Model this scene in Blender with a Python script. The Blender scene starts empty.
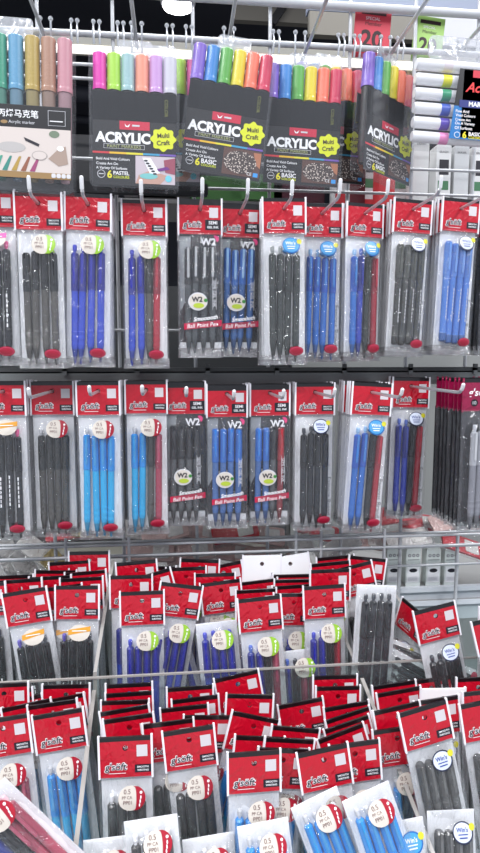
import bpy, math, random
from mathutils import Vector, Matrix, Euler
PI = math.pi
random.seed(7)
C = bpy.context.scene.collection
SC = bpy.context.scene

# ------------------------------------------------------------------ camera, world, lights, exposure
F = 616.0
PITCH, YAW = math.radians(6.5), math.radians(6.0)
CAM = Vector((0, 0, 1.45))
cam_d = bpy.data.cameras.new('camera'); cam = bpy.data.objects.new('camera', cam_d); C.objects.link(cam)
cam_d.sensor_fit = 'VERTICAL'; cam_d.sensor_height = 36; cam_d.lens = F * 36 / 853
cam_d.clip_start = 0.02
cam.location = CAM
cam.rotation_euler = Euler((PI/2 - PITCH, 0, -YAW), 'XYZ')
SC.camera = cam
RM = cam.rotation_euler.to_matrix()

def ray(px, py):
    return RM @ Vector(((px-240)/F, -(py-426.5)/F, -1))
def at(px, py, Y):
    d = ray(px, py); return CAM + d*(Y/d.y)
def at_z(px, py, z):                    # z relative to the camera height
    d = ray(px, py); return CAM + d*(z/d.z)
def at_plane(px, py, z0, Y0, s):        # plane z = z0 + s*(Y-Y0), relative to the camera
    d = ray(px, py); t = (z0 - s*Y0)/(d.z - s*d.y); return CAM + d*t

w = bpy.data.worlds.new('world'); SC.world = w; w.use_nodes = True
w.node_tree.nodes['Background'].inputs[0].default_value = (0.80, 0.86, 1.0, 1)
w.node_tree.nodes['Background'].inputs[1].default_value = 0.50
def area(name, loc, rot, sx, sy, power, col=(1, 1, 1)):
    l = bpy.data.lights.new(name, 'AREA'); l.shape = 'RECTANGLE'; l.size = sx; l.size_y = sy
    l.energy = power; l.color = col
    o = bpy.data.objects.new(name, l); C.objects.link(o); o.location = loc; o.rotation_euler = rot; return o
area('ceiling_light_panel', (-0.5, -0.9, 3.0), (math.radians(-22), 0, 0), 1.5, 0.28, 74, (0.97, 0.98, 1))
area('ceiling_light_panel', (1.4, -0.3, 3.0), (math.radians(-12), math.radians(20), 0), 0.2, 1.6, 40, (0.97, 0.98, 1))
area('ceiling_light_panel', (-1.5, 0.1, 3.0), (0, math.radians(-25), 0), 0.2, 1.4, 30, (0.97, 0.98, 1))
area('recess_fill_light', (0.2, 1.18, 3.0), (0, 0, 0), 1.6, 0.22, 24, (0.97, 0.98, 1))  # unseen fill light, added to brighten the dim goods behind the grid
SC.view_settings.view_transform = 'Standard'; SC.view_settings.look = 'None'
SC.view_settings.exposure = 0.40; SC.view_settings.gamma = 1; SC.view_settings.use_curve_mapping = False
SC.cycles.transparent_max_bounces = 24; SC.cycles.max_bounces = 6; SC.cycles.glossy_bounces = 3
SC.cycles.diffuse_bounces = 3; SC.cycles.caustics_reflective = False; SC.cycles.caustics_refractive = False

# ------------------------------------------------------------------ materials
def lin(c):
    r = []
    for v in c[:3]:
        v /= 255.0; r.append(v/12.92 if v <= 0.04045 else ((v+0.055)/1.055)**2.4)
    return (*r, 1)
MC = {}
def mat(name, rgb, rough=0.45, metal=0.0, coat=0.0, emit=0.0, bump=0.0, bscale=60, spec=0.5):
    if name in MC: return MC[name]
    m = bpy.data.materials.new(name); m.use_nodes = True; MC[name] = m
    nt = m.node_tree; b = nt.nodes['Principled BSDF']
    b.inputs['Base Color'].default_value = lin(rgb); b.inputs['Roughness'].default_value = rough
    b.inputs['Metallic'].default_value = metal; b.inputs['Coat Weight'].default_value = coat
    b.inputs['Coat Roughness'].default_value = 0.08; b.inputs['Specular IOR Level'].default_value = spec
    if emit:
        b.inputs['Emission Color'].default_value = lin(rgb); b.inputs['Emission Strength'].default_value = emit
    if bump:
        t = nt.nodes.new('ShaderNodeTexCoord'); n = nt.nodes.new('ShaderNodeTexNoise'); k = nt.nodes.new('ShaderNodeBump')
        n.inputs['Scale'].default_value = bscale; n.inputs['Detail'].default_value = 2; n.inputs['Distortion'].default_value = 1.2
        k.inputs['Strength'].default_value = bump; k.inputs['Distance'].default_value = 0.004
        nt.links.new(t.outputs['Object'], n.inputs['Vector']); nt.links.new(n.outputs['Fac'], k.inputs['Height'])
        nt.links.new(k.outputs['Normal'], b.inputs['Normal']); nt.links.new(k.outputs['Normal'], b.inputs['Coat Normal'])
    return m

def film(name, haze=0.05, gl=0.16, rough=0.10, bump=0.5, scale=55, tint=(255, 255, 255), stretch=(1, 1, 0.45)):
    """clear plastic: mostly see-through, a little milky, with a wrinkled glossy face"""
    if name in MC: return MC[name]
    m = bpy.data.materials.new(name); m.use_nodes = True; MC[name] = m
    nt = m.node_tree; N = nt.nodes; L = nt.links; N.clear()
    out = N.new('ShaderNodeOutputMaterial'); tr = N.new('ShaderNodeBsdfTransparent'); g = N.new('ShaderNodeBsdfGlossy')
    d = N.new('ShaderNodeBsdfDiffuse'); m1 = N.new('ShaderNodeMixShader'); m2 = N.new('ShaderNodeMixShader')
    lw = N.new('ShaderNodeLayerWeight'); mr = N.new('ShaderNodeMapRange')
    tr.inputs[0].default_value = lin(tint); g.inputs['Roughness'].default_value = rough; d.inputs[0].default_value = lin((235, 238, 245))
    m1.inputs[0].default_value = haze
    L.new(tr.outputs[0], m1.inputs[1]); L.new(d.outputs[0], m1.inputs[2])
    lw.inputs['Blend'].default_value = 0.35
    mr.inputs['To Min'].default_value = gl*0.45; mr.inputs['To Max'].default_value = min(1, gl*3.2)
    L.new(lw.outputs['Facing'], mr.inputs['Value']); L.new(mr.outputs[0], m2.inputs[0])
    L.new(m1.outputs[0], m2.inputs[1]); L.new(g.outputs[0], m2.inputs[2]); L.new(m2.outputs[0], out.inputs[0])
    if bump:
        t = N.new('ShaderNodeTexCoord'); mp = N.new('ShaderNodeMapping'); n = N.new('ShaderNodeTexNoise'); k = N.new('ShaderNodeBump')
        oi = N.new('ShaderNodeObjectInfo'); va = N.new('ShaderNodeVectorMath'); va.operation = 'ADD'
        mp.inputs['Scale'].default_value = stretch
        n.inputs['Scale'].default_value = scale; n.inputs['Detail'].default_value = 3; n.inputs['Distortion'].default_value = 1.6
        k.inputs['Strength'].default_value = bump; k.inputs['Distance'].default_value = 0.008
        L.new(t.outputs['Object'], va.inputs[0]); L.new(oi.outputs['Random'], va.inputs[1]); L.new(va.outputs[0], mp.inputs[0])
        L.new(mp.outputs[0], n.inputs['Vector']); L.new(n.outputs['Fac'], k.inputs['Height'])
        L.new(k.outputs['Normal'], g.inputs['Normal']); L.new(k.outputs['Normal'], lw.inputs['Normal'])
    return m

def col(rgb, rough=0.35, coat=0.0): return mat('plastic_%d_%d_%d' % tuple(rgb), rgb, rough, coat=coat)
M_RED = mat('header_red', (186, 8, 36), 0.30, coat=0.45, bump=0.7, bscale=60)
M_MAG = mat('header_magenta', (140, 16, 62), 0.30, coat=0.45, bump=0.7, bscale=60)
M_BLK = mat('header_black', (16, 14, 18), 0.28, coat=0.5, bump=0.35, bscale=28)
M_SEAM = mat('bag_seam_white', (236, 234, 240), 0.35, coat=0.3)
M_WHITE = mat('print_white', (240, 240, 242), 0.5)
M_INSERT = mat('insert_white', (240, 241, 245), 0.5)
M_INSD = mat('insert_black', (22, 22, 28), 0.4)
M_GREY = mat('print_grey', (205, 205, 210), 0.5)
M_INK = mat('print_ink', (25, 22, 35), 0.5)
M_FILM = film('bag_film', 0.03, 0.10, 0.08, 1.0, 75, stretch=(1, 1, 0.5))
M_FILMC = film('bag_film_crinkled', 0.08, 0.34, 0.12, 1.0, 190, stretch=(1, 1, 1))
M_ACR = film('acrylic_clear', 0.03, 0.05, 0.05, 0, tint=(244, 249, 248))
M_CASE = film('case_clear', 0.03, 0.07, 0.10, 0.12, 14)
M_CASEG = film('case_smoky', 0.10, 0.12, 0.10, 0.12, 14, tint=(190, 190, 195))
M_TAB = film('tab_clear', 0.25, 0.25, 0.15, 0.3, 60)
M_EDGE = mat('acrylic_edge', (160, 156, 152), 0.25, coat=0.3)
M_CHROME = mat('hook_chrome', (205, 208, 212), 0.28, 0.6)
M_TIP = mat('hook_tip_white', (225, 225, 228), 0.35, coat=0.2)
M_WIRE = mat('wire_white', (196, 198, 202), 0.35, coat=0.3)
M_RAIL = mat('rail_grey', (128, 132, 132), 0.45, 0.1)

# ------------------------------------------------------------------ mesh builder
_TXT = {}
def text_geo(s, italic=0.0, bold=0.0, spacing=1.0):
    k = (s, italic, bold, spacing)
    if k in _TXT: return _TXT[k]
    cu = bpy.data.curves.new('lettering', 'FONT'); cu.body = s; cu.size = 1; cu.align_x = 'CENTER'; cu.align_y = 'CENTER'
    cu.shear = italic; cu.offset = bold; cu.space_character = spacing; cu.resolution_u = 3; cu.space_line = 0.85
    o = bpy.data.objects.new('lettering', cu); C.objects.link(o)
    dg = bpy.context.evaluated_depsgraph_get(); me = bpy.data.meshes.new_from_object(o.evaluated_get(dg))
    vs = [v.co.copy() for v in me.vertices]; fs = [tuple(p.vertices) for p in me.polygons]
    bpy.data.objects.remove(o); bpy.data.meshes.remove(me); bpy.data.curves.remove(cu)
    if vs:                                          # normalise to width 1, centred
        x0 = min(v.x for v in vs); x1 = max(v.x for v in vs); y0 = min(v.y for v in vs); y1 = max(v.y for v in vs)
        sx = 1/max(1e-6, x1-x0); vs = [Vector(((v.x-(x0+x1)/2)*sx, (v.y-(y0+y1)/2)*sx, 0)) for v in vs]
        h = (y1-y0)*sx
    else: h = 0
    _TXT[k] = (vs, fs, h); return _TXT[k]

class MB:
    def __init__(s): s.v = []; s.f = []; s.m = []; s.mats = []; s.sm = []
    def mi(s, m):
        if m not in s.mats: s.mats.append(m)
        return s.mats.index(m)
    def add(s, vs, fs, m, smooth=False):
        b = len(s.v); k = s.mi(m); s.v += [tuple(v) for v in vs]
        for f in fs: s.f.append(tuple(i+b for i in f)); s.m.append(k); s.sm.append(smooth)
    def box(s, c, size, m, M=None):
        x, y, z = [d/2 for d in size]; vs = [Vector((a*x, b*y, d*z)) for a in (-1, 1) for b in (-1, 1) for d in (-1, 1)]
        if M: vs = [M @ v for v in vs]
        vs = [v+Vector(c) for v in vs]
        s.add(vs, [(0, 1, 3, 2), (4, 6, 7, 5), (0, 4, 5, 1), (2, 3, 7, 6), (0, 2, 6, 4), (1, 5, 7, 3)], m)
    def rbox(s, c, size, m, r=0.01, seg=4, axis='y'):      # box with rounded corners seen along the axis
        w, d, h = size; pts = []
        for cx, cz, a0 in ((w/2-r, h/2-r, 0), (-w/2+r, h/2-r, PI/2), (-w/2+r, -h/2+r, PI), (w/2-r, -h/2+r, 1.5*PI)):
            for i in range(seg+1):
                a = a0+i*PI/2/seg; pts.append((cx+r*math.cos(a), cz+r*math.sin(a)))
        s.prism(pts, -d/2, d/2, m, c)
    def prism(s, pts, y0, y1, m, c=(0, 0, 0)):            # outline in x-z, extruded along y; front at y0
        n = len(pts); cx, cy, cz = c
        vs = [(x+cx, y0+cy, z+cz) for x, z in pts]+[(x+cx, y1+cy, z+cz) for x, z in pts]
        fs = [tuple(range(n)), tuple(reversed(range(n, 2*n)))]+[(i, i+n, (i+1) % n+n, (i+1) % n) for i in range(n)]
        s.add(vs, fs, m)
    def lathe(s, prof, c, m_of, seg=12, axis=None):       # profile [(r, z)], down the local z
        A = axis or Matrix.Identity(3); n = len(prof); vs = []
        for r, z in prof:
            for i in range(seg):
                a = 2*PI*i/seg; vs.append(A @ Vector((r*math.cos(a), r*math.sin(a), z))+Vector(c))
        for j in range(n-1):
            m = m_of(j) if callable(m_of) else m_of
            b = len(s.v); 
            ring = vs[j*seg:(j+2)*seg]
            s.add(ring, [(i, (i+1) % seg, (i+1) % seg+seg, i+seg) for i in range(seg)], m, True)
        s.add(vs[:seg], [tuple(range(seg))], m_of(0) if callable(m_of) else m_of)
        s.add(vs[-seg:], [tuple(reversed(range(seg)))], m_of(n-2) if callable(m_of) else m_of)
    def tube(s, pts, r, m, seg=8):
        pts = [Vector(p) for p in pts]; rings = []
        for i, p in enumerate(pts):
            t = (pts[min(i+1, len(pts)-1)]-pts[max(i-1, 0)]).normalized()
            u = t.cross(Vector((0, 0, 1)) if abs(t.z) < 0.9 else Vector((1, 0, 0))).normalized(); v = t.cross(u)
            rings += [p+u*r*math.cos(2*PI*k/seg)+v*r*math.sin(2*PI*k/seg) for k in range(seg)]
        fs = [(j*seg+i, j*seg+(i+1) % seg, (j+1)*seg+(i+1) % seg, (j+1)*seg+i) for j in range(len(pts)-1) for i in range(seg)]
        s.add(rings, fs, m, True); e = (len(pts)-1)*seg
        s.add(rings[:seg], [tuple(reversed(range(seg)))], m); s.add(rings[e:], [tuple(range(seg))], m)
    def ball(s, c, r, m, n=8):
        prof = [(max(1e-4, r*math.sin(PI*i/n)), r*math.cos(PI*i/n)) for i in range(n+1)]; s.lathe(prof, c, m, 10)
    def text(s, t, x, z, width, m, y=-0.0002, italic=0.0, bold=0.0, rot=0.0, fn=None, spacing=1.0, hmax=None):
        vs, fs, h = text_geo(t, italic, bold, spacing); k = width
        if hmax and h*k > hmax: k = hmax/h
        c, q = math.cos(rot), math.sin(rot); o = []
        for v in vs:
            X = (v.x*c-v.y*q)*k+x; Z = (v.x*q+v.y*c)*k+z
            o.append((X, (fn(X, Z) if fn else 0)+y, Z))
        s.add(o, fs, m)
    def disc(s, x, z, rx, rz, m, y, fn=None, a0=0, a1=2*PI, inner=None, n=20):
        """flat printed ellipse, following a surface y = fn(x, z)"""
        vs = []; fs = []; R = (0.0, 0.5, 1.0)
        for q in R:
            for i in range(n+1):
                a = a0+(a1-a0)*i/n; X = x+rx*q*math.cos(a); Z = z+rz*q*math.sin(a); vs.append((X, (fn(X, Z) if fn else 0)+y, Z))
        for j in range(2):
            for i in range(n): k = j*(n+1)+i; fs.append((k, k+n+1, k+n+2, k+1))
        s.add(vs, fs, m)
    def poly(s, pts, m, y, fn=None):
        s.add([(x, (fn(x, z) if fn else 0)+y, z) for x, z in pts], [tuple(range(len(pts)))], m)
    def rect(s, x0, x1, z0, z1, m, y, fn=None): s.poly([(x0, z0), (x1, z0), (x1, z1), (x0, z1)], m, y, fn)
    def build(s, name, parent=None, loc=None):
        me = bpy.data.meshes.new(name); me.from_pydata(s.v, [], s.f)
        for m in s.mats: me.materials.append(m)
        me.polygons.foreach_set('material_index', s.m); me.polygons.foreach_set('use_smooth', s.sm); me.update()
        o = bpy.data.objects.new(name, me); C.objects.link(o)
        if parent: o.parent = parent
        if loc is not None: o.location = loc
        return o

def tag(o, label=None, cat=None, group=None, kind=None):
    if label: o['label'] = label
    if cat: o['category'] = cat
    if group: o['group'] = group
    if kind: o['kind'] = kind
    return o
def empty(name, loc=(0, 0, 0)):
    o = bpy.data.objects.new(name, None); o.empty_display_size = 0.02; C.objects.link(o); o.location = loc; return o

# ------------------------------------------------------------------ the setting
def slab(name, c, size, m): o = MB(); o.box(c, size, m); return tag(o.build(name), kind='structure')
def surf(name, rgb, sc, amt, rough):
    m = mat(name, rgb, rough); nt = m.node_tree; b = nt.nodes['Principled BSDF']
    t = nt.nodes.new('ShaderNodeTexCoord'); n = nt.nodes.new('ShaderNodeTexNoise'); r = nt.nodes.new('ShaderNodeValToRGB')
    n.inputs['Scale'].default_value = sc; c = lin(rgb)
    r.color_ramp.elements[0].color = tuple(v*(1-amt) for v in c[:3])+(1,); r.color_ramp.elements[1].color = tuple(min(1, v*(1+amt)) for v in c[:3])+(1,)
    nt.links.new(t.outputs['Object'], n.inputs['Vector']); nt.links.new(n.outputs['Fac'], r.inputs['Fac']); nt.links.new(r.outputs['Color'], b.inputs['Base Color'])
    return m
slab('floor', (0, 2.2, -0.05), (9, 7.6, 0.1), surf('floor_tiles', (150, 148, 145), 3, 0.15, 0.3))
slab('ceiling', (0, 3.2, 3.25), (9, 5.6, 0.1), surf('ceiling_dark', (30, 32, 42), 2, 0.3, 0.8))
slab('wall_back', (0, 6.05, 1.6), (9, 0.1, 3.4), surf('wall_dark_panels', (38, 40, 50), 1.5, 0.3, 0.7))

# ceiling: round downlight, dark ducts
p = at_z(178, 5, 1.69)
r = empty('ceiling_downlight', (p.x, p.y, 3.2)); tag(r, 'round bright white downlight shining on the dark ceiling', 'ceiling light')
m = MB(); m.lathe([(0.075, 0.0), (0.085, -0.05), (0.078, -0.06)], (0, 0, 0), mat('lamp_rim', (200, 200, 205), 0.4), 28); m.build('rim', r)
m = MB(); m.lathe([(0.075, -0.058), (0.072, -0.07)], (0, 0, 0), mat('lamp_glow', (255, 255, 255), 0.4, emit=9), 28); m.build('diffuser', r)
m = MB()
for k in range(4): m.tube([(-3, 3.3+0.55*k, 3.05-0.05*(k % 2)), (3, 3.5+0.55*k, 3.05-0.05*(k % 2))], 0.03+0.02*(k % 2), mat('duct', (42, 44, 54), 0.6))
tag(m.build('ceiling_pipe'), kind='structure')

# ------------------------------------------------------------------ wire grid panel, rails
GY = 0.93
def zz(px, py, Y): return at(px, py, Y).z
g = MB()
for px in (-45, 38, 113, 193, 270, 350, 415, 478, 545): x = at(px, 45, GY).x; g.tube([(x, GY, 0.742), (x, GY, 2.15)], 0.0028, M_WIRE, 6)
xl, xr = -0.62, 0.62
zs = [zz(270, 45, GY), zz(90, 66, GY), zz(90, 80, GY), zz(440, 171, GY), zz(60, 185, GY), zz(60, 330, GY), zz(60, 543, GY), zz(430, 564, GY), zz(60, 558, GY)]
for i, z in enumerate(zs): g.tube([(xl, GY-0.004, z), (xr, GY-0.004, z)], 0.0042 if i == 0 else 0.0022, M_WIRE, 6)
z = zz(300, -2, GY-0.02); g.tube([(xl, GY-0.006, z), (xr, GY-0.006, z)], 0.006, M_WIRE, 8)
tag(g.build('wire_grid_panel'), 'white wire grid panel standing behind all the hanging packets', 'grid panel')

def rail(name, py, label, h, m, x1=0.62):
    z = zz(240, py, GY-0.012); o = MB(); o.rbox(((x1-0.62)/2, GY-0.014, z), (x1+0.62, 0.010, h), m, 0.003)
    for k in range(int((x1+0.6)/0.103)): o.box((-0.57+0.103*k, GY-0.020, z+h/2), (0.006, 0.004, 0.010), m)
    return tag(o.build(name), label, 'rail')
RZ1 = at_z(240, 205, 0.19).z
rail('hook_rail', 192, 'dark grey slotted rail carrying the upper row of hanging pen packets', 0.016, mat('rail_dark', (52, 54, 58), 0.4, 0.2), 0.05)
rail('hook_rail', 378, 'mid grey slotted rail between the two rows of hanging pen packets', 0.020, M_RAIL)
rail('hook_rail', 370, 'thin dark rail just above the mid grey slotted rail', 0.008, mat('rail_dark2', (78, 80, 80), 0.4, 0.2))

# ------------------------------------------------------------------ gondola structure, far goods
m_gw = mat('gondola_white', (196, 200, 206), 0.45)
o = MB(); o.box((0, 0.70, 0.37), (1.5, 0.62, 0.74), m_gw); o.box((0, 0.385, 0.04), (1.5, 0.02, 0.08), mat('kick_dark', (60, 60, 65), 0.5))
tag(o.build('gondola_base'), 'long white metal cabinet base under the clear bins', 'shelf base')
o = MB()
o.box((0.36, GY+0.03, zz(430, 603, GY)-0.012), (0.52, 0.012, 0.055), m_gw)
for k in range(2): o.box((0.36, GY+0.022, zz(430, 594+14*k, GY)), (0.52, 0.008, 0.008), mat('gondola_light', (214, 218, 224), 0.4))
tag(o.build('shelf_front'), 'white metal shelf lip behind the rightmost clear bin', 'shelf')
# light strip of the next aisle and its dark hood
z = zz(270, 59, 1.35)
o = MB(); o.box((0.1, 1.35, z), (1.9, 0.012, 0.012), mat('strip_glow', (255, 252, 244), 0.5, emit=0.9)); e = o
r = empty('light_fixture', (0, 0, 0)); tag(r, 'long bright white light strip seen through the wire grid', 'light strip')
e.build('tube_lamp', r); o = MB(); o.box((0.1, 1.37, z+0.018), (1.9, 0.05, 0.020), mat('strip_hood', (150, 148, 140), 0.5)); o.build('hood', r)
# upper right: pale header board and price tags
o = MB(); a = at(330, 12, 1.5); b = at(520, 12, 1.5); o.box(((a.x+b.x)/2+0.1, 1.52, a.z+0.07), (b.x-a.x+0.3, 0.03, 0.13), mat('board_pale', (128, 136, 156), 0.5))
o.box(((a.x+b.x)/2+0.1, 1.50, a.z-0.03), (b.x-a.x+0.3, 0.02, 0.05), mat('board_beige', (112, 108, 100), 0.5))
tag(o.build('header_board'), 'pale blue and beige header board above the next aisle, upper right', 'board')
o = MB(); a = at(285, 11, 2.6); o.box((a.x, 2.6, a.z), (0.42, 0.03, 0.10), mat('board_beige', (112, 108, 100), 0.5)); o.box((a.x-0.02, 2.57, a.z-0.01), (0.03, 0.02, 0.13), M_INSD, Matrix.Rotation(0.6, 3, 'Y'))
tag(o.build('ceiling_sign'), 'small grey beige board hanging under the ceiling, top centre', 'board')
def price_tag(px, py, rgb, label, Y, wd, ht, tilt):
    Y = GY+0.0045
    p = at(px, py, Y); m = MB(); c = mat('tag_%d' % rgb[0], rgb, 0.5); k = mat('tag_ink', (45, 20, 25), 0.5)
    m.box((0, 0, 0), (wd, 0.0008, ht), c)
    y = -0.0007; m.rect(-wd*.32, wd*.36, ht*.34, ht*.42, k, y); m.text('20', 0, -ht*.12, wd*.60, k, y, bold=0.03)
    m.text('Member', wd*.02, ht*.17, wd*.6, k, y, hmax=ht*.07); m.text('SPECIAL', 0, ht*.27, wd*.4, M_WHITE, y)
    o = m.build('price_tag', None, p); o.rotation_euler = (0, tilt, 0); tag(o, label, 'price tag', 'price tags on the grid')
price_tag(372, 33, (205, 62, 78), 'red price tag card reading 20 behind the top wire bar', 1.00, 0.054, 0.072, 0.06)
price_tag(428, 40, (165, 205, 110), 'green price tag card reading 20 behind the top wire bar', 1.00, 0.046, 0.064, 0.09)
o = MB(); p = at(455, 30, 1.05); o.box(p, (0.10, 0.004, 0.05), mat('tag_white2', (215, 215, 222), 0.5)); tag(o.build('price_card'), 'blank white card behind the grid above the white marker case', 'price tag')

# next aisle shelving: cartons seen through the grid
BSZ = at(300, 207, 1.0).z-0.003
def carton(px, py, Y, sx, sz, rgb, accent, label, grp, name='carton'):
    p = at(px, py, Y); sz = 0.125-0.02*(px % 2); p.z = BSZ+sz/2+0.0004; r = empty(name, p); tag(r, label, 'carton', grp)
    m = MB(); m.rbox((0, 0, 0), (sx, 0.03, sz), col(rgb), 0.003)
    y = -0.0154
    if accent:
        m.rect(-sx*.5+.002, sx*.5-.002, -sz*.48, -sz*.25, col(accent), y); m.rect(-sx*.3, sx*.35, sz*.1, sz*.30, M_INK if rgb[0] > 150 else M_WHITE, y)
        m.rect(-sx*.36, sx*.36, -sz*.10, sz*.02, col((70, 120, 85)), y)
    m.text('ERASER' if rgb[0] > 150 else 'PEN', 0, sz*.40, sx*.6, M_INK if rgb[0] > 150 else M_WHITE, y, hmax=sz*.1)
    m.build('box_body', r)
    return r
cd = [(368, 165, (215, 214, 216), (190, 40, 50)), (384, 178, (200, 60, 66), None), (398, 160, (216, 216, 218), (200, 50, 55)), (418, 158, (210, 212, 212), None),
      (440, 166, (222, 222, 222), (190, 192, 196)), (458, 160, (200, 202, 204), None), (476, 166, (224, 224, 224), (205, 70, 70)), (355, 180, (90, 30, 40), None), (340, 170, (196, 196, 198), (170, 40, 50))]
nm = ['white carton with red foot behind the fourth acrylic marker case', 'plain red carton behind the grid left of the white marker case', 'white and red carton below the left end of white marker case', 'pale grey carton below the white marker case', 'white carton with grey foot below the middle of white marker case',
      'light grey carton behind the grid at right under white marker case', 'white carton with pink foot at the right edge under white marker case', 'dark maroon carton behind the grid between two header cards', 'pale carton with dark red foot behind the fourth marker case edge']
for (px, py, c, a), n in zip(cd, nm): carton(px, py, 1.00+0.035*(px % 3), 0.026, 0.085, c, a, n, 'cartons of the next aisle')
# white sleeves with icons (lower right, behind grid)
for i, (px, lab) in enumerate([(392, 'frosted carton with printed icons, leftmost of four behind the lower grid'), (411, 'frosted carton with printed icons, second from left behind the lower grid'), (431, 'frosted carton with printed icons, third from left behind the lower grid'), (449, 'frosted carton with printed icons, rightmost of four behind the lower grid')]):
    p = at(px, 566, GY+0.045); r = empty('refill_carton', p); tag(r, lab, 'carton', 'frosted cartons behind the lower grid')
    m = MB(); sx, sz = 0.025, 0.068; m.rbox((0, 0, 0), (sx, 0.02, sz), mat('carton_frost', (214, 220, 217), 0.4, coat=0.3), 0.004); y = -0.0103
    for k in range(3): m.disc(-0.007+0.007*k, sz*.32, 0.0026, 0.0026, M_INK, y); m.disc(-0.007+0.007*k, sz*.32, 0.0016, 0.0016, M_GREY, y-0.0002)
    m.rect(-.010, .010, sz*.20, sz*.22, col((120, 125, 125)), y); m.rect(-.0105, .0105, -sz*.36, sz*.04, M_WHITE, y)
    m.disc(0, -sz*.06, 0.007, 0.0035, M_INK, y-0.0002)
    for k in range(9): m.rect(-.008+.0018*k, -.0072+.0018*k, -sz*.33, -sz*.22, M_GREY, y-0.0002)
    m.build('box_body', r)
# dark boxes behind left half, dark back board
for i, (px, py, c, lab) in enumerate([(70, 190, (34, 34, 38), 'black carton behind the first two header cards'), (150, 150, (44, 42, 46), 'black carton between the two left marker cases'), (165, 205, (30, 28, 30), 'black carton behind the gap right of third packet'), (215, 192, (42, 84, 36), 'dark green carton behind the gap under second acrylic case'), (255, 190, (50, 90, 44), 'mossy green carton behind the gap under third acrylic case'), (297, 196, (60, 24, 36), 'dark red carton behind the gap under third acrylic case')]):
    p = at(px, py, 1.06); m = MB(); m.rbox((0, 0, 0), (0.085, 0.04, 0.04 if i > 1 else 0.16), col(c), 0.003); tag(m.build('dark_carton', None, p), lab, 'carton', 'dark cartons of the next aisle')
slab('partition_back', (-0.2, 1.37, 1.32), (0.9, 0.02, 0.56), mat('partition_dark', (50, 52, 54), 0.6))
slab('partition_low', (-0.2, 1.37, 0.81), (0.9, 0.02, 0.44), mat('partition_tan', (176, 172, 158), 0.6))
slab('partition_right', (0.62, 1.37, 1.10), (0.72, 0.02, 1.0), mat('partition_pale', (150, 152, 150), 0.6))
# shelf boards of the next aisle that carry the cartons
for py, lab in ((207, 'upper'), (592, 'lower')):
    p = at(300, py, 1.0); m = MB(); m.box((0.05, 1.025 if lab == 'upper' else 1.1, p.z-0.006), (1.4, 0.13 if lab == 'upper' else 0.3, 0.006), col((150, 150, 150))); tag(m.build('back_shelf'), '%s grey shelf board of the next aisle behind the grid' % lab, 'shelf')
# front edge wires of the tray in front of the grid at the bottom
g = MB(); z1 = zz(120, 545, 0.885)
for z in (z1, zz(120, 556, 0.885)): g.tube([(xl, 0.885, z), (xr, 0.885, z)], 0.0022, M_WIRE, 6)
for px in (66, 129, 296, 321, 384): x = at(px, 550, 0.885).x; g.tube([(x, 0.885, z1+0.012), (x, 0.885, z1-0.055)], 0.0024, M_WIRE, 6)
tag(g.build('wire_fence'), 'low grey wire rail running behind the clear bins', 'wire rail')

# ------------------------------------------------------------------ pens
PEN_L = 0.136
def pen_geo(kind):
    """kind: (style, upper, barrel, clip, plunger)"""
    st, up, ba, cl, pl = kind
    up, ba, cl = [tuple(int(v*.86) for v in q) for q in (up, ba, cl)]
    b = MB(); U = col(up, 0.28, 0.3); B = col(ba, 0.25, 0.4); T = col(tuple(int(v*.75) for v in ba), 0.3, 0.3)
    if st == 'cap':
        prof = [(0.0036, 0.0), (0.0052, -0.003), (0.0053, -0.012), (0.0050, -0.013), (0.0053, -0.014), (0.0053, -0.044), (0.0048, -0.045), (0.0047, -0.123), (0.0050, -0.124), (0.0050, -0.134), (0.0030, -PEN_L)]
        sp = 5
    else:
        prof = [(0.0030, 0.0), (0.0048, -0.002), (0.0050, -0.046), (0.0045, -0.047), (0.0045, -0.096), (0.0048, -0.097), (0.0044, -0.101), (0.0048, -0.105), (0.0044, -0.109), (0.0047, -0.113), (0.0040, -0.118), (0.0026, -0.129), (0.0009, -0.137), (0.0007, -PEN_L)]
        sp = 2
    tip_i = len(prof)-(4 if st != 'cap' else 3)
    b.lathe(prof, (0, 0, 0), lambda j: U if j <= sp else (T if j >= tip_i else B), 12)
    if st == 'text':
        for k in range(7): b.box((0.0, -0.0045, -0.056-0.006*k), (0.0011 if k % 2 else 0.0017, 0.0004, 0.0045), M_WHITE)
    if st == 'cap':
        for k in range(9): b.box((0.0008, -0.0048, -0.062-0.0052*k), (0.0011, 0.0004, 0.0036), M_GREY)
    c = MB(); K = col(cl, 0.25, 0.4); c.rbox((0, -0.0064, -0.020), (0.0030, 0.0012, 0.038), K, 0.0012, 2); c.box((0, -0.0048, -0.004), (0.0022, 0.0024, 0.004), K)
    q = None
    if pl:
        q = MB(); q.lathe([(0.0016, -0.001), (0.0019, 0.002), (0.0027, 0.003), (0.0028, 0.008), (0.0020, 0.0095)], (0, 0, 0), col(pl, 0.3, 0.3), 10)
    return b, c, q
_PEN = {}
def make_pen(kind, parent, x, y, z, tilt):
    if kind not in _PEN:
        b, c, q = pen_geo(kind)
        bo = b.build('pen', parent); co = c.build('clip', bo); qo = q.build('plunger', bo) if q else None
        _PEN[kind] = (bo.data, co.data, qo.data if qo else None)
    else:
        bm, cm, qm = _PEN[kind]; bo = bpy.data.objects.new('pen', bm); C.objects.link(bo); bo.parent = parent
        co = bpy.data.objects.new('clip', cm); C.objects.link(co); co.parent = bo
        if qm: qo = bpy.data.objects.new('plunger', qm); C.objects.link(qo); qo.parent = bo
    bo.location = (x, y, z); bo.rotation_euler = (0, tilt, 0); return bo

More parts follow.
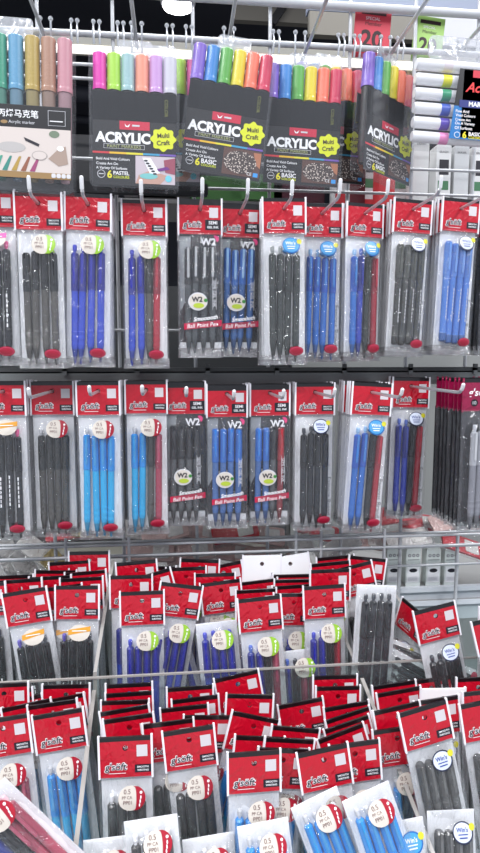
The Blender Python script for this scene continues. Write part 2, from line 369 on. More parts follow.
G_ = (200, 202, 208)
KIND = {
 'black': ('click', (24, 26, 27), (88, 84, 80), (30, 30, 32), None), 'blue': ('click', (36, 42, 158), (48, 78, 215), (40, 46, 180), (50, 60, 190)),
 'red': ('click', (150, 28, 50), (190, 36, 58), (190, 40, 60), None), 'smoke': ('click', (40, 42, 42), (82, 80, 76), (48, 48, 48), G_),
 'cyan': ('click', (20, 160, 255), (24, 190, 255), (60, 165, 235), G_), 'rose': ('click', (165, 48, 78), (186, 62, 90), (196, 80, 110), (220, 180, 190)),
 'dark': ('click', (30, 38, 36), (46, 52, 48), (60, 66, 62), (150, 155, 155)), 'sky': ('click', (36, 96, 205), (44, 118, 216), (70, 140, 225), (150, 190, 230)),
 'sred': ('click', (168, 24, 48), (178, 30, 52), (200, 50, 70), (225, 190, 195)), 'navy': ('click', (26, 44, 150), (34, 62, 190), (40, 60, 170), (80, 110, 200)),
 'w2k': ('click', (44, 46, 50), (80, 84, 88), (190, 192, 196), None), 'w2b': ('click', (40, 112, 205), (60, 110, 180), (150, 195, 240), None),
 'w2k2': ('click', (38, 38, 42), (90, 92, 96), (52, 52, 56), None), 'w2b2': ('click', (44, 120, 222), (76, 120, 190), (64, 140, 232), None), 'w2r': ('click', (180, 30, 45), (150, 50, 60), (200, 50, 60), None),
 'gcap': ('cap', (84, 86, 80), (70, 72, 68), (98, 100, 94), None), 'bcap': ('cap', (92, 148, 240), (84, 142, 238), (120, 170, 248), None),
 'text_v': ('text', (18, 18, 24), (22, 22, 28), (30, 30, 36), (95, 80, 190)), 'text_p': ('text', (18, 18, 24), (22, 22, 28), (30, 30, 36), (230, 90, 150)), 'text_g': ('text', (18, 20, 24), (24, 26, 30), (30, 32, 36), (70, 75, 85)),
 'silver': ('click', (196, 198, 206), (150, 152, 162), (225, 226, 232), (200, 202, 210)), 'ink': ('click', (14, 16, 20), (30, 33, 40), (26, 28, 34), (40, 44, 54)),
 'grey': ('click', (66, 64, 64), (88, 86, 84), (80, 78, 78), (228, 228, 232)), 'fat': ('cap', (76, 76, 76), (92, 92, 92), (110, 110, 110), None),
}

# ------------------------------------------------------------------ pen packets
HW = 0.0290                                # half width of a packet
def bag_front(x, z, z0, z1, th=0.0094):
    u = max(0.0, 1-abs(x/HW)**3.2); a = min(1, max(0, (z0-z)/0.030)); b = min(1, max(0, (z-z1)/0.022))
    a = a*a*(3-2*a); b = b*b*(3-2*b)
    return -0.0006-(th-0.0006)*(u**0.7)*(0.28+0.72*a)*b
_BAG = {}
def bag_mesh(z0, z1, seed, dark=False):
    k = (z0, z1, seed)
    if k in _BAG: return _BAG[k]
    rnd = random.Random(seed*13+5); ph = [rnd.uniform(0, 6.28) for _ in range(6)]
    m = MB(); nx, nz = 12, 26
    for side in (0, 1):
        vs = []; fs = []
        for j in range(nz+1):
            z = z0+(z1-z0)*j/nz
            for i in range(nx+1):
                x = -HW+2*HW*i/nx; e = 1-abs(x/HW)**4
                wob = 0.0005*math.sin(x*420+ph[0]+z*90)+0.0004*math.sin(z*260+ph[1]+x*160)+0.0003*math.sin((x+z)*700+ph[2])
                if side == 0: y = bag_front(x, z, z0, z1)+min(0, -wob*e-0.0003)
                else: y = 0.0012+0.0036*e*min(1, (z0-z)/0.03)*min(1, max(0, (z-z1)/0.02))+0.5*wob*e
                if j >= nz-1: y += 0.0012*math.sin(x*500+ph[3])+0.0008*math.sin(x*950+ph[4])
                vs.append((x, y, z))
        for j in range(nz):
            for i in range(nx): q = j*(nx+1)+i; fs.append((q, q+nx+1, q+nx+2, q+1) if side == 0 else (q, q+1, q+nx+2, q+nx+1))
        nb = (nz-2)*nx
        m.add(vs, fs[:nb], M_FILM, True); 
        m.add(vs, fs[nb:], M_FILMC, True)
    _BAG[k] = m; return m

def plate_hole(m, x0, x1, z0, z1, r, yf, yb, material, n=16):
    ang = sorted([2*PI*i/n for i in range(n)]+[math.atan2(z, x) % (2*PI) for x in (x0, x1) for z in (z0, z1)])
    inn, out = [], []
    for a in ang:
        c, s = math.cos(a), math.sin(a); t = 1e9
        if abs(c) > 1e-9: t = min(t, (x1 if c > 0 else x0)/c)
        if abs(s) > 1e-9: t = min(t, (z1 if s > 0 else z0)/s)
        inn.append((r*c, r*s)); out.append((t*c, t*s))
    k = len(ang)
    for y in (yf, yb): m.add([(x, y, z) for x, z in inn]+[(x, y, z) for x, z in out], [(i, (i+1) % k, (i+1) % k+k, i+k) for i in range(k)], material)
    m.add([(x, yf, z) for x, z in inn]+[(x, yb, z) for x, z in inn], [(i, (i+1) % k, (i+1) % k+k, i+k) for i in range(k)], mat('hole_edge', (60, 20, 30), 0.6))

_HEAD = {}
def header_mb(style):
    if style in _HEAD: return _HEAD[style]
    m = MB(); yf, yb = -0.0012, 0.0012; R = {'magenta': M_MAG, 'white': M_WHITE}.get(style, M_RED); top = 0.012; bot = -0.0315
    strip = 0.0045 if style == 'w2' else 0.0075
    K = M_WHITE if style == 'white' else M_BLK
    X = 0.0268
    plate_hole(m, -X, X, bot, strip, 0.0030, yf, yb, R)
    m.box((0, 0, (strip+top)/2), (2*X, yb-yf+0.0002, top-strip), K)
    for s in (-1, 1): m.box((s*(X+HW)/2, 0, (top+bot)/2), (HW-X, 0.0030 if style != 'magenta' else 0.0020, top-bot+0.003), M_SEAM if style != 'magenta' else M_MAG)
    y = yf-0.00025
    if style in ('plain', 'w2'):
        m.text("g'söft", -0.0105, -0.0205, 0.0245, M_WHITE, y, italic=0.12, bold=0.055)
        m.text("g'söft", -0.0105, -0.0205, 0.0228, M_INK, y-0.0003, italic=0.12, bold=0.010)
        m.rect(-0.018, 0.000, -0.0272, -0.0266, M_WHITE, y)
        if style == 'w2':
            m.rect(0.0065, X, -0.0265, -0.0135, M_INK, y)
            m.text('SEMI', 0.0165, -0.0172, 0.011, M_WHITE, y-0.0003, bold=0.02); m.text('GEL INK', 0.0165, -0.0228, 0.015, M_WHITE, y-0.0003, bold=0.02)
        else:
            m.rect(0.0095, X, -0.0268, -0.0182, M_INK, y)
            m.text('SMOOTH', 0.0180, -0.0207, 0.0120, M_WHITE, y-0.0003, bold=0.02); m.text('WRITING', 0.0180, -0.0242, 0.0120, M_WHITE, y-0.0003, bold=0.02)
        q = 0.0 if style == 'plain' else -0.0015
        m.rect(0.0118, 0.0232, -0.0095+q, 0.0030+q, mat('blank_label', (208, 202, 206), 0.5), y)
    if style == 'magenta':
        m.text("g'söft", -0.006, -0.001-0.006, 0.030, M_WHITE, y, italic=0.12, bold=0.02)
        m.disc(-0.012, -0.020, 0.005, 0.005, M_INK, y); m.text('10', -0.012, -0.020, 0.005, M_WHITE, y-0.0003)
        m.poly([(-0.006, bot), (X, bot), (X, -0.008)], M_INK, y); m.disc(0.010, -0.023, 0.006, 0.004, M_GREY, y-0.0003)
    _HEAD[style] = m; return m

BADGE = {'green': ((142, 186, 50),), 'red': ((160, 22, 44),)}
def badge_mb(kind, z0, z1):
    m = MB(); fn = lambda x, z: bag_front(x, z, z0, z1)
    y = -0.0016; y2 = y-0.0003; y3 = y-0.0006; cream = mat('badge_cream', (206, 198, 188), 0.5)
    if kind in ('red', 'green'):
        x, z = 0.0050, z0-0.020; m.disc(x, z, 0.0128, 0.0120, cream, y, fn)
        c = col(BADGE[kind][0])
        for i in range(12):
            for j in range(3):
                q = []
                for di, dj in ((0, 0), (0, 1), (1, 1), (1, 0)):
                    u = -1+2*(i+di)/12; zz_ = z+0.0120*math.sin(u*1.25); xo = x+0.0030+0.0128*math.cos(u*1.25)*0.98; xi = x+0.0030+0.0040*(1-u*u)**.5*0.8
                    q.append((xi+(xo-xi)*(j+dj)/3, zz_))
                m.poly(q, c, y2-0.0002, fn)
        pts = [(x+0.0128*math.cos(a), z+0.0120*math.sin(a)) for a in [(-66+132*i/10)*PI/180 for i in range(11)]]
        pts += [(x+0.0052+0.0030*math.cos(a), z+0.0109*math.sin(a)) for a in [(90-180*i/6)*PI/180 for i in range(7)]][::1]
        # crescent in two fans keeps it on the curved film
        m.text('0.5', x-0.0035, z+0.0065, 0.0070, mat('badge_ink', (90, 50, 50), 0.5), y2, fn=fn)
        m.text('PP CA', x-0.0035, z+0.0012, 0.0105, mat('badge_ink', (90, 50, 50), 0.5), y2, fn=fn); m.text('PP01', x-0.0030, z-0.0036, 0.0090, mat('badge_ink', (90, 50, 50), 0.5), y2, fn=fn)
        m.disc(x+0.0110, z+0.0055, 0.0014, 0.0014, M_WHITE, y3-0.0003, fn)
        for k in range(3): m.disc(x+0.0108-0.0007*k, z+0.0010-0.0036*k, 0.0007, 0.0018, M_WHITE, y3-0.0003, fn)
    elif kind in ('blue', 'navy'):
        x, z = 0.0075, z0-0.018; rx = 0.0118
        m.disc(x, z, rx, 0.0105, col((40, 45, 70) if kind == 'navy' else (30, 100, 170)), y, fn)
        m.disc(x-0.0004, z+0.0003, rx-0.0014, 0.0090, col((205, 212, 228) if kind == 'navy' else (70, 150, 205)), y2, fn)
        ink = col((30, 60, 140)) if kind == 'navy' else M_WHITE
        m.text("Win's", x-0.001, z+0.0030, 0.013, ink, y3, bold=0.02, italic=0.1, fn=fn); m.rect(x-0.006, x+0.005, z-0.0018, z-0.0008, ink, y3, fn); m.rect(x-0.005, x+0.004, z-0.0048, z-0.0036, ink, y3, fn)
        m.disc(x+0.0105, z+0.0050, 0.0034, 0.0034, col((205, 200, 50)), y3, fn)
    elif kind in ('orange', 'pink'):
        x, z = 0.0040, z0-0.016; m.disc(x, z-0.001, 0.0135, 0.0100, cream, y, fn)
        m.poly([(x-0.0140, z-0.0032), (x+0.0140, z+0.0008), (x+0.0140, z+0.0068), (x-0.0140, z+0.0030)], col((214, 150, 50) if kind == 'orange' else (205, 60, 150)), y2-0.0003, fn)
        m.rect(x-0.009, x+0.009, z+0.0012, z+0.0022, M_WHITE, y3-0.0004, fn)
    elif kind == 'logo':
        m.text('W2', 0.010, z0-0.012, 0.020, M_GREY, y, bold=0.03, fn=fn); m.disc(0.0195, z0-0.008, 0.0045, 0.0045, col((205, 70, 120)), y2, fn, a0=-1.2, a1=2.2)
    elif kind == 'w2':
        x, z = -0.004, z0-0.088; m.disc(x, z, 0.0125, 0.0115, M_GREY, y, fn); m.disc(x, z, 0.0110, 0.0100, cream, y2, fn)
        m.text('W2', x-0.001, z+0.0028, 0.014, M_INK, y3, bold=0.03, fn=fn); m.disc(x+0.001, z-0.0052, 0.0070, 0.0032, col((172, 190, 60)), y3, fn); m.disc(x+0.010, z+0.0015, 0.0024, 0.0024, col((60, 130, 60)), y3, fn)
    elif kind == 'side':
        for a, b in ((0.0150, 0.0154), (0.0196, 0.0200)): m.rect(a, b, z0-0.098, z0-0.058, M_GREY, y2, fn)
        m.text('SEMI GEL INK', 0.0175, z0-0.078, 0.034, M_GREY, y2, rot=-PI/2, fn=fn)
    elif kind == 'banner':
        m.text('Smooooth', 0.006, z0-0.109, 0.032, M_WHITE, y2, italic=0.3, rot=0.12, bold=0.02, fn=fn)
        m.poly([(-0.022, z0-0.124), (0.027, z0-0.119), (0.027, z0-0.111), (-0.022, z0-0.116)], col((190, 24, 66)), y, fn)
        m.text('Ball Point Pen', 0.002, z0-0.1180, 0.040, M_WHITE, y2, italic=0.2, rot=0.09, fn=fn)
    return m

NPACK = {}
def make_pack(sp):
    """sp: (header style, four pen kinds, badge, insert, seal?)"""
    st, pens, badge, ins = sp
    r = empty('pen_packet')
    z0, z1 = -0.0300, (-0.200 if st != 'w2' else -0.190)
    if st != 'none': header_mb(st).build('header_card', r)
    else: z0, z1 = 0.006, -0.160
    seed = hash_of(sp) % 3
    m = MB(); I = M_INSD if ins == 'black' else M_INSERT; hx = HW-(0.0022 if st != 'magenta' else 0.0004)
    zb = z1+0.007
    if ins == 'black' and st == 'w2':
        m.box((0, 0.0037, (z0+zb+0.014)/2), (2*hx, 0.0005, z0-zb-0.014), I); m.box((0, 0.0036, zb+0.003), (2*hx, 0.0005, 0.020), M_INSERT)
        m.poly([(-hx, z0-0.004), (-hx, z0-0.10), (-0.016, z0-0.08), (-0.012, z0-0.004)], col((150, 155, 160)), 0.0033)
    else: m.box((0, 0.0037, (z0+zb)/2), (2*hx, 0.0005, z0-zb), I)
    if ins == 'brand': m.text('Famous Brand', 0.0225, (z0+z1)/2-0.035, 0.055, col((110, 112, 118)), 0.0031, rot=-PI/2)
    m.build('insert_card', r)
    if pens:
        zt = z0-0.027 if badge not in ('w2', 'w2b') else z0-0.016
        if st == 'none': zt = z0-0.018
        if 'cap' == KIND[pens[0]][0]: zt = z0-0.016
        k = len(pens); sp_ = 0.0106 if k == 4 else 0.0098
        rn = random.Random(hash_of(sp))
        for i, kd in enumerate(pens):
            make_pen(KIND[kd], r, (i-(k-1)/2)*sp_+rn.uniform(-.0004, .0004), -0.0014, zt-rn.uniform(0, .003), rn.uniform(-0.012, 0.012)+0.012)
    bag_mesh(z0, z1, seed).build('bag', r)
    if badge: badge_mb(badge, z0, z1).build('badge', r)
    if badge == 'w2':
        badge_mb('logo', z0, z1).build('logo_print', r); badge_mb('banner', z0, z1).build('banner_print', r); badge_mb('side', z0, z1).build('side_print', r)
    if st != 'w2' and pens:
        m = MB(); fn = lambda x, z: bag_front(x, z, z0, z1); m.disc(0.013, z1+0.018, 0.0098, 0.0060, col((165, 20, 52), 0.3, 0.4), -0.0016, fn)
        m.disc(0.013, z1+0.018, 0.0084, 0.0048, col((205, 90, 120)), -0.0018, fn); m.disc(0.013, z1+0.018, 0.0079, 0.0044, col((165, 20, 52), 0.3, 0.4), -0.0020, fn)
        m.text('quality', 0.012, z1+0.020, 0.009, M_GREY, -0.0023, italic=0.2, fn=fn) if False else None
        m.build('seal', r)
    return r
def hash_of(sp):
    return sum((i+1)*ord(c) for i, c in enumerate(str(sp)))
def copy_tree(o, parent, depth):
    c = o.copy(); C.objects.link(c); c.parent = parent
    if depth > 0:
        for ch in o.children: copy_tree(ch, c, depth-1)
    return c
NTHINGS = [0]
def put_pack(sp, loc, label, group, roll=0.0, lean=0.0, rz=0.0, depth=2, flip=False):
    """roll: counter-clockwise degrees seen from the front; lean: degrees the top goes back"""
    if sp not in NPACK: NPACK[sp] = make_pack(sp); o = NPACK[sp]
    else: o = copy_tree(NPACK[sp], None, depth)
    if depth == 1 and o is not NPACK[sp]: pass
    o.location = loc
    R = Matrix.Rotation(math.radians(rz), 3, 'Z') @ Matrix.Rotation(math.radians(-lean), 3, 'X') @ Matrix.Rotation(math.radians(-roll), 3, 'Y')
    if flip: R = R @ Matrix.Rotation(PI, 3, 'Z')
    o.rotation_euler = R.to_euler()
    tag(o, label, 'pen packet', group); NTHINGS[0] += 1
    return o

def P4(*k): return tuple(k) if len(k) > 1 else tuple(k)*4
# name -> (spec, description)
T = {
 'p0': (('plain', ('text_v', 'text_g', 'text_p', 'text_p'), 'pink', 'white'), 'packet of black pens with pink badge'),
 'p1': (('plain', P4('black'), 'green', 'white'), 'packet of black smoky pens with green badge'),
 'p2': (('plain', P4('blue'), 'green', 'white'), 'packet of royal blue pens with green badge'),
 'p3': (('plain', ('blue', 'blue', 'black', 'red'), 'green', 'white'), 'packet of blue, black and red pens with green badge'),
 'p4': (('w2', P4('w2k'), 'w2', 'black'), 'dark-backed packet of silver-clipped black pens'),
 'p5': (('w2', P4('w2b'), 'w2', 'black'), 'dark-backed packet of pale blue clipped pens'),
 'p6': (('plain', P4('dark'), 'blue', 'white'), 'packet of greenish black pens with blue badge'),
 'p7': (('plain', P4('sky'), 'blue', 'brand'), 'packet of sky blue pens with blue badge'),
 'p8': (('plain', ('sky', 'navy', 'dark', 'sred'), 'blue', 'white'), 'packet of blue, black and red pens with blue badge'),
 'p9': (('plain', P4('gcap'), 'navy', 'brand'), 'packet of dark grey capped pens'),
 'p10': (('plain', P4('bcap'), 'navy', 'brand'), 'packet of light blue capped pens'),
 'q0': (('plain', ('text_v', 'text_g', 'text_p', 'text_p'), 'orange', 'white'), 'packet of black pens with orange badge'),
 'q1': (('plain', P4('smoke'), 'red', 'white'), 'packet of smoky pens with white buttons, red badge'),
 'q2': (('plain', P4('cyan'), 'red', 'white'), 'packet of bright cyan pens with red badge'),
 'q3': (('plain', ('cyan', 'cyan', 'smoke', 'rose'), 'red', 'white'), 'packet of cyan, black and rose pens with red badge'),
 'q4': (('w2', P4('w2k2'), 'w2', 'black'), 'dark-backed packet of black pens'),
 'q5': (('w2', P4('w2b2'), 'w2', 'black'), 'dark-backed packet of bright blue pens'),
 'q6': (('w2', ('w2b2', 'w2b2', 'w2k2', 'w2r'), 'w2', 'black'), 'dark-backed packet of blue, black and red pens'),
 'q7': (('plain', P4('ink'), 'navy', 'brand'), 'packet of ink black pens'),
 'q8': (('plain', ('sky', 'sky', 'ink', 'sred'), 'blue', 'brand'), 'packet of sky blue, black and red pens'),
 'q9': (('plain', ('navy', 'navy', 'ink', 'sred'), 'navy', 'brand'), 'packet of navy, black and red pens'),
 'q10': (('magenta', ('silver', 'silver', 'silver'), None, 'black'), 'black packet of silver pens with magenta header'),
 'u0': (('plain', ('text_v', 'text_g', 'text_v', 'text_g'), 'orange', 'white'), 'packet of black pens with violet buttons, orange badge'),
 'u3': (('plain', ('navy', 'blue', 'ink', 'rose'), 'green', 'white'), 'packet of mixed ink pens with green badge'),
 'n1': (('plain', P4('grey'), 'red', 'white'), 'packet of grey pens with red badge'),
 's1': (('plain', P4('fat'), 'navy', 'white'), 'packet of thick grey capped pens with white badge'),
 'r2': (('plain', P4('ink'), 'navy', 'white'), 'packet of black pens with white and navy badge'),
 'k1': (('plain', P4('ink'), 'green', 'white'), 'packet of black pens with green badge'),
 'wh': (('white', (), None, 'white'), 'packet with plain white header card'),
 'h2': (('none', P4('blue'), 'green', 'white'), 'folded-over packet of royal blue pens, no header showing'),
 'h3': (('none', ('navy', 'ink', 'rose', 'rose'), 'green', 'white'), 'folded-over packet of violet, black and rose pens'),
 'hn': (('none', P4('grey'), 'red', 'white'), 'folded-over packet of grey pens with red badge'),
 'hc': (('none', P4('cyan'), 'red', 'white'), 'folded-over packet of cyan pens with red badge'),
 'hr': (('none', ('navy', 'ink', 'rose', 'rose'), 'red', 'white'), 'folded-over packet of rose, black and blue pens'),
 'hs': (('none', P4('fat'), 'navy', 'white'), 'folded-over packet of thick grey pens'),
 'hb': (('none', P4('ink'), None, 'white'), 'folded-over packet of black pens, bag only'),
 'hw': (('none', (), 'blue', 'white'), 'folded-over pale bag with blue badge'),
}
ORD = ['', 'first', 'second', 'third', 'fourth', 'fifth', 'sixth', 'seventh', 'eighth', 'ninth', 'tenth', 'eleventh', 'twelfth']

# ------------------------------------------------------------------ hooks with their packets
def make_hook(x, z, tipY, rise, label, lean=0.0):
    r = empty('display_hook', (x, GY-0.006, z)); tag(r, label, 'hook', 'display hooks')
    L = GY-0.006-tipY; m = MB()
    m.tube([(0, 0, 0), (0, -L+0.012, 0), (0, -L+0.005, 0.001), (0, -L+0.001, 0.005)], 0.0021, M_CHROME, 8); m.build('rod', r)
    m = MB(); m.tube([(0, -L+0.001, 0.004), (0, -L-0.001, 0.006), (0, -L-0.003, rise)], 0.0024, M_TIP, 8); m.ball((0, -L-0.003, rise), 0.0024, M_TIP, 4); m.build('tip', r)
    m = MB(); m.tube([(-0.006, 0.004, -0.012), (-0.006, 0, 0.008), (0.006, 0, 0.008), (0.006, 0.004, -0.012)], 0.0018, M_CHROME, 6); m.ball((-0.006, 0, 0.010), 0.003, M_CHROME, 6); m.ball((0.006, 0, 0.010), 0.003, M_CHROME, 6); m.build('clip', r)
row1 = [  # type, hole px, hole py, Y, roll, rz, rear count, tip Y
 ('p0', -9, 200, .800, 0, 0, 2), ('p1', 38, 203, .795, 0, 0, 3), ('p2', 88, 204, .800, -1.5, 0, 3), ('p3', 144, 210, .815, 0, 0, 3),
 ('p4', 200, 209, .820, 0, 0, 3), ('p5', 240, 213, .840, -1, 0, 2), ('p6', 284, 208, .805, 1, 0, 3), ('p7', 322, 213, .842, 0, 0, 2),
 ('p8', 365, 213, .840, 0, 14, 3), ('p9', 413, 209, .838, -2, 6, 5), ('p10', 461, 208, .836, -2, 6, 4), ('q10', 503, 212, .850, 0, 0, 2)]
row2 = [('q0', 3, 391, .830, 0, 0, 3), ('q1', 52, 391, .845, 0, 0, 3), ('q2', 98, 391, .825, 0, 0, 3), ('q3', 146, 390, .840, 0, 0, 3),
 ('q4', 185, 391, .850, 0, 0, 3), ('q5', 227, 394, .845, 0, 0, 3), ('q6', 270, 393, .852, 0, 0, 3), ('q7', 315, 392, .850, 0, 0, 3),
 ('q8', 372, 392, .826, -3, 0, 5), ('q9', 411, 386, .878, -1, 0, 2), ('q10', 483, 388, .800, 0, 0, 6)]
for name, row, grp in (('upper', row1, 'packets on the upper row of hooks'), ('lower', row2, 'packets on the lower row of hooks')):
    for i, (ty, px, py, Y, roll, rz, n) in enumerate(row):
        spec, desc = T[ty]; p = at(px, py, Y)
        neigh = ORD[i+1]
        put_pack(spec, p, '%s, foremost on %s hook from left, %s row' % (desc if len(desc.split()) < 9 else desc.split(' with')[0], neigh, name), grp, roll, 0, rz)
        for k in range(1, n+1):
            d = 0.0136*k
            if Y+d > GY-0.03: break
            put_pack(spec, (p.x+0.0008*((k*7) % 3-1), Y+d, p.z+0.0005*((k*5) % 3-1)),
                     '%s behind the foremost one on %s hook from left, %s row' % (ORD[k]+' packet', neigh, name), grp, roll*0.6, 0, rz*0.6, depth=1)
        make_hook(p.x, p.z-0.0006, (.752 if name == 'upper' else (.745 if i not in (1, 8, 9) else .715)) - (0.03 if ty == 'q10' and name == 'lower' else 0), 0.018 if name == 'upper' else 0.010,
                  'metal hook with white upturned tip, %s from left, %s packet row' % (neigh, name))

# ------------------------------------------------------------------ marker cases on the top hooks
def marker(parent, x, z, capc, bodyc, Lc=0.040, L=0.14, horizontal=False, r=0.0070, band=None):
    A = Matrix.Rotation(-PI/2, 3, 'Y') if horizontal else None
    m = MB()
    if horizontal:
        m.lathe([(r*.85, 0), (r, -0.003), (r, -L+0.003), (r*.85, -L)], (0, 0, 0), col((232, 232, 236), 0.3, 0.3), 12, A)
        o = m.build('marker', parent, (x, 0, z)); c = MB()
        c.lathe([(r+0.0002, -Lc), (r+0.0002, -Lc-0.012)], (0, 0, 0), col(band, 0.3), 12, A); c.build('colour_band', o)
    else:
        m.lathe([(r*.8, -0.01), (r*.92, -0.02), (r*.92, -L+0.02), (r*.6, -L)], (0, 0, 0), bodyc, 12)
        o = m.build('marker', parent, (x, 0, z)); c = MB()
        c.lathe([(r*.94, 0), (r, -0.0008), (r*1.02, -Lc+0.006), (r*1.06, -Lc+0.004), (r*1.06, -Lc), (r*.9, -Lc)], (0, 0, 0), col(capc, 0.35, 0.2), 14); c.build('cap', o)
    return o
def hang_tab(m, z, w=0.042):
    m.rbox((0, 0.004, z+0.008), (w, 0.0012, 0.022), M_TAB, 0.005)
def splat(m, x, z, r, y):
    pts = [(x+r*(1+.10*math.cos(8*a))*math.cos(a), z+r*(1+.10*math.cos(8*a))*math.sin(a)*.92) for a in [2*PI*i/56 for i in range(56)]]
    m.poly(pts, col((215, 222, 30)), y)
    k = col((70, 60, 20)); m.text('Multi', x, z+r*.30, r*1.0, k, y-0.0003, rot=0.1, bold=.02); m.text('Craft', x, z-r*.28, r*1.1, k, y-0.0003, rot=0.1, bold=.02)
m_rock = mat('photo_rock', (60, 50, 48), 0.6)
nt = m_rock.node_tree; v = nt.nodes.new('ShaderNodeTexVoronoi'); t = nt.nodes.new('ShaderNodeTexCoord'); rr = nt.nodes.new('ShaderNodeValToRGB'); v.inputs['Scale'].default_value = 420
rr.color_ramp.elements[0].color = lin((215, 200, 190)); rr.color_ramp.elements[0].position = 0.2; rr.color_ramp.elements[1].color = lin((58, 46, 44)); rr.color_ramp.elements[1].position = 0.45
nt.links.new(t.outputs['Object'], v.inputs['Vector']); nt.links.new(v.outputs['Distance'], rr.inputs[0]); nt.links.new(rr.outputs[0], nt.nodes['Principled BSDF'].inputs['Base Color'])
RAINBOW = [(128, 96, 196), (48, 130, 205), (86, 168, 66), (226, 206, 38), (240, 120, 92), (206, 44, 84)]
PASTEL = [(220, 40, 170), (164, 214, 60), (152, 188, 192), (232, 148, 122), (196, 150, 208), (200, 198, 210)]
def acrylic_case(px, py, Y, caps, word, rot, rz, label, H=0.157, Wd=0.108, photo='rock'):
    p = at(px, py, Y); r = empty('marker_case', p); tag(r, label, 'marker case', 'acrylic marker cases on the top hooks')
    # origin: top centre of the case
    m = MB(); m.rbox((0, 0, -H/2), (Wd, 0.021, H), M_CASE, 0.007); m.build('case', r)
    for s in (-1, 1): pass
    dark = col((42, 43, 47), 0.5, 0.1)
    for i, c in enumerate(caps):
        marker(r, (i-2.5)*0.0168, -0.0005, c, dark, 0.042, H-0.012, r=0.0081)
    m = MB(); K = mat('card_black', (20, 19, 23), 0.35, coat=0.4); zc = -0.079; hw = Wd/2-0.004
    m.box((0, 0.0092, -0.066), (2*hw, 0.0008, 0.036), col((58, 60, 64)))
    m.box((0, -0.0088, (zc-H+0.003)/2), (2*hw, 0.0012, zc+H-0.003), K); y = -0.0097
    m.rect(-0.018, 0.018, zc-0.010, zc, col((196, 36, 66)), y); m.poly([(-0.012, zc-0.003), (-0.009, zc-0.006), (-0.005, zc-0.003), (-0.007, zc-0.007), (-0.0105, zc-0.007)], M_WHITE, y-0.0003); m.rect(-0.003, 0.006, zc-0.006, zc-0.004, M_GREY, y-0.0003)
    m.text('ACRYLIC', -0.014, zc-0.0195, 0.066, M_WHITE, y, bold=0.045)
    m.rect(-0.037, 0.012, zc-0.0325, zc-0.0270, M_GREY, y); m.rect(-0.0365, 0.0115, zc-0.0320, zc-0.0275, K, y-0.0002); m.text('PAINT MARKERS', -0.0125, zc-0.02975, 0.040, col((170, 175, 120)), y-0.0004)
    splat(m, 0.0345, zc-0.019, 0.0145, y-0.0003)
    cs = [(200, 50, 60), (225, 180, 40), (220, 210, 50), (60, 150, 190), (110, 80, 170)]
    for k in range(5): m.rect(-hw+2*hw*k/5, -hw+2*hw*(k+1)/5, zc-0.0385, zc-0.0362, col(cs[k]), y)
    for k, s_ in enumerate(('Bold And Vivid Colours', 'Create Art On', 'A Variety Of Surfaces')):
        wd = (0.040, 0.026, 0.037)[k]; m.text(s_, -hw+0.004+wd/2, zc-0.0445-0.0056*k, wd, M_WHITE, y, bold=0.01)
    m.disc(-0.040, zc-0.0625, 0.0048, 0.0048, M_GREY, y); m.disc(-0.040, zc-0.0625, 0.0041, 0.0041, K, y-0.0002); m.rect(-0.043, -0.037, zc-0.063, zc-0.062, M_GREY, y-0.0004)
    m.text('6', -0.0300, zc-0.0625, 0.0058, col((225, 215, 40)), y, bold=0.03); m.text(word, -0.0160, zc-0.0608, 0.019, M_WHITE, y, bold=0.02); m.text('COLOURS', -0.0160, zc-0.0655, 0.019, col((205, 215, 50)), y, bold=0.02)
    x0, x1, z0, z1 = 0.001, hw-0.001, -H+0.006, zc-0.0395
    if photo == 'rock':
        m.rect(x0, x1, z0, z1, col((88, 60, 52)), y); m.disc((x0+x1)/2-0.002, (z0+z1)/2, (x1-x0)*.44, (z1-z0)*.42, m_rock, y-0.0004)
        m.poly([(x1-.010, z1-.002), (x1, z1-.002), (x1, z0+.012), (x1-.006, z0+.016)], col((170, 110, 80)), y-0.0002)
        m.rect(x1-0.008, x1-0.002, z0+0.001, z0+0.006, col((60, 150, 220)), y-0.0005); m.text('CE', x1-0.013, z0+0.004, 0.006, M_WHITE, y-0.0005)
    else:
        m.rect(x0, x1, z0, z1, col((196, 184, 192)), y); m.poly([(x0, z0), (x0+.03, z0), (x0+.040, z0+.010), (x0+.018, z0+.016), (x0+.004, z0+.010)], col((190, 150, 135)), y-0.0002)
        m.poly([(x0+.008, z1-.002), (x0+.018, z1-.002), (x0+.030, z0+.013), (x0+.018, z0+.011)], M_WHITE, y-0.0003)
        for k in range(6): m.disc(x0+.0125+.0022*k, z1-.0055-.0030*k, .0024, .0011, M_INK, y-0.0005)
        m.disc(x0+.016, z0+.009, .011, .0035, col((120, 190, 190)), y-0.0004); m.poly([(x1-.014, z1-.004), (x1, z1-.001), (x1, z0+.012), (x1-.012, z0+.014)], col((150, 70, 90)), y-0.0003)
        m.poly([(x1-.022, z0+.018), (x1-.010, z0+.021), (x1-.006, z0+.018), (x1-.020, z0+.015)], col((110, 40, 130)), y-0.0006); m.disc(x1-.008, z0+.007, .004, .004, col((110, 200, 215)), y-0.0004)
    m.build('printed_card', r)
    m = MB(); m.box((0, -0.0090, (zc-0.045)/2), (2*hw, 0.0006, -0.045-zc), film('sleeve_smoky', 0.02, 0.06, 0.15, 0, tint=(135, 137, 144))); m.text('COLOR', 0.038, (zc-0.045)/2, 0.020, col((120, 124, 60)), -0.0098, rot=-PI/2); m.build('smoky_sleeve', r)
    m = MB(); hang_tab(m, 0); m.build('hang_tab', r)
    r.rotation_euler = (0, math.radians(rot), math.radians(rz)); return r
acrylic_case(135, 56, .800, PASTEL, 'PASTEL', 1.0, 0, 'clear case of six pastel acrylic markers with magenta and lime caps', photo='hand')
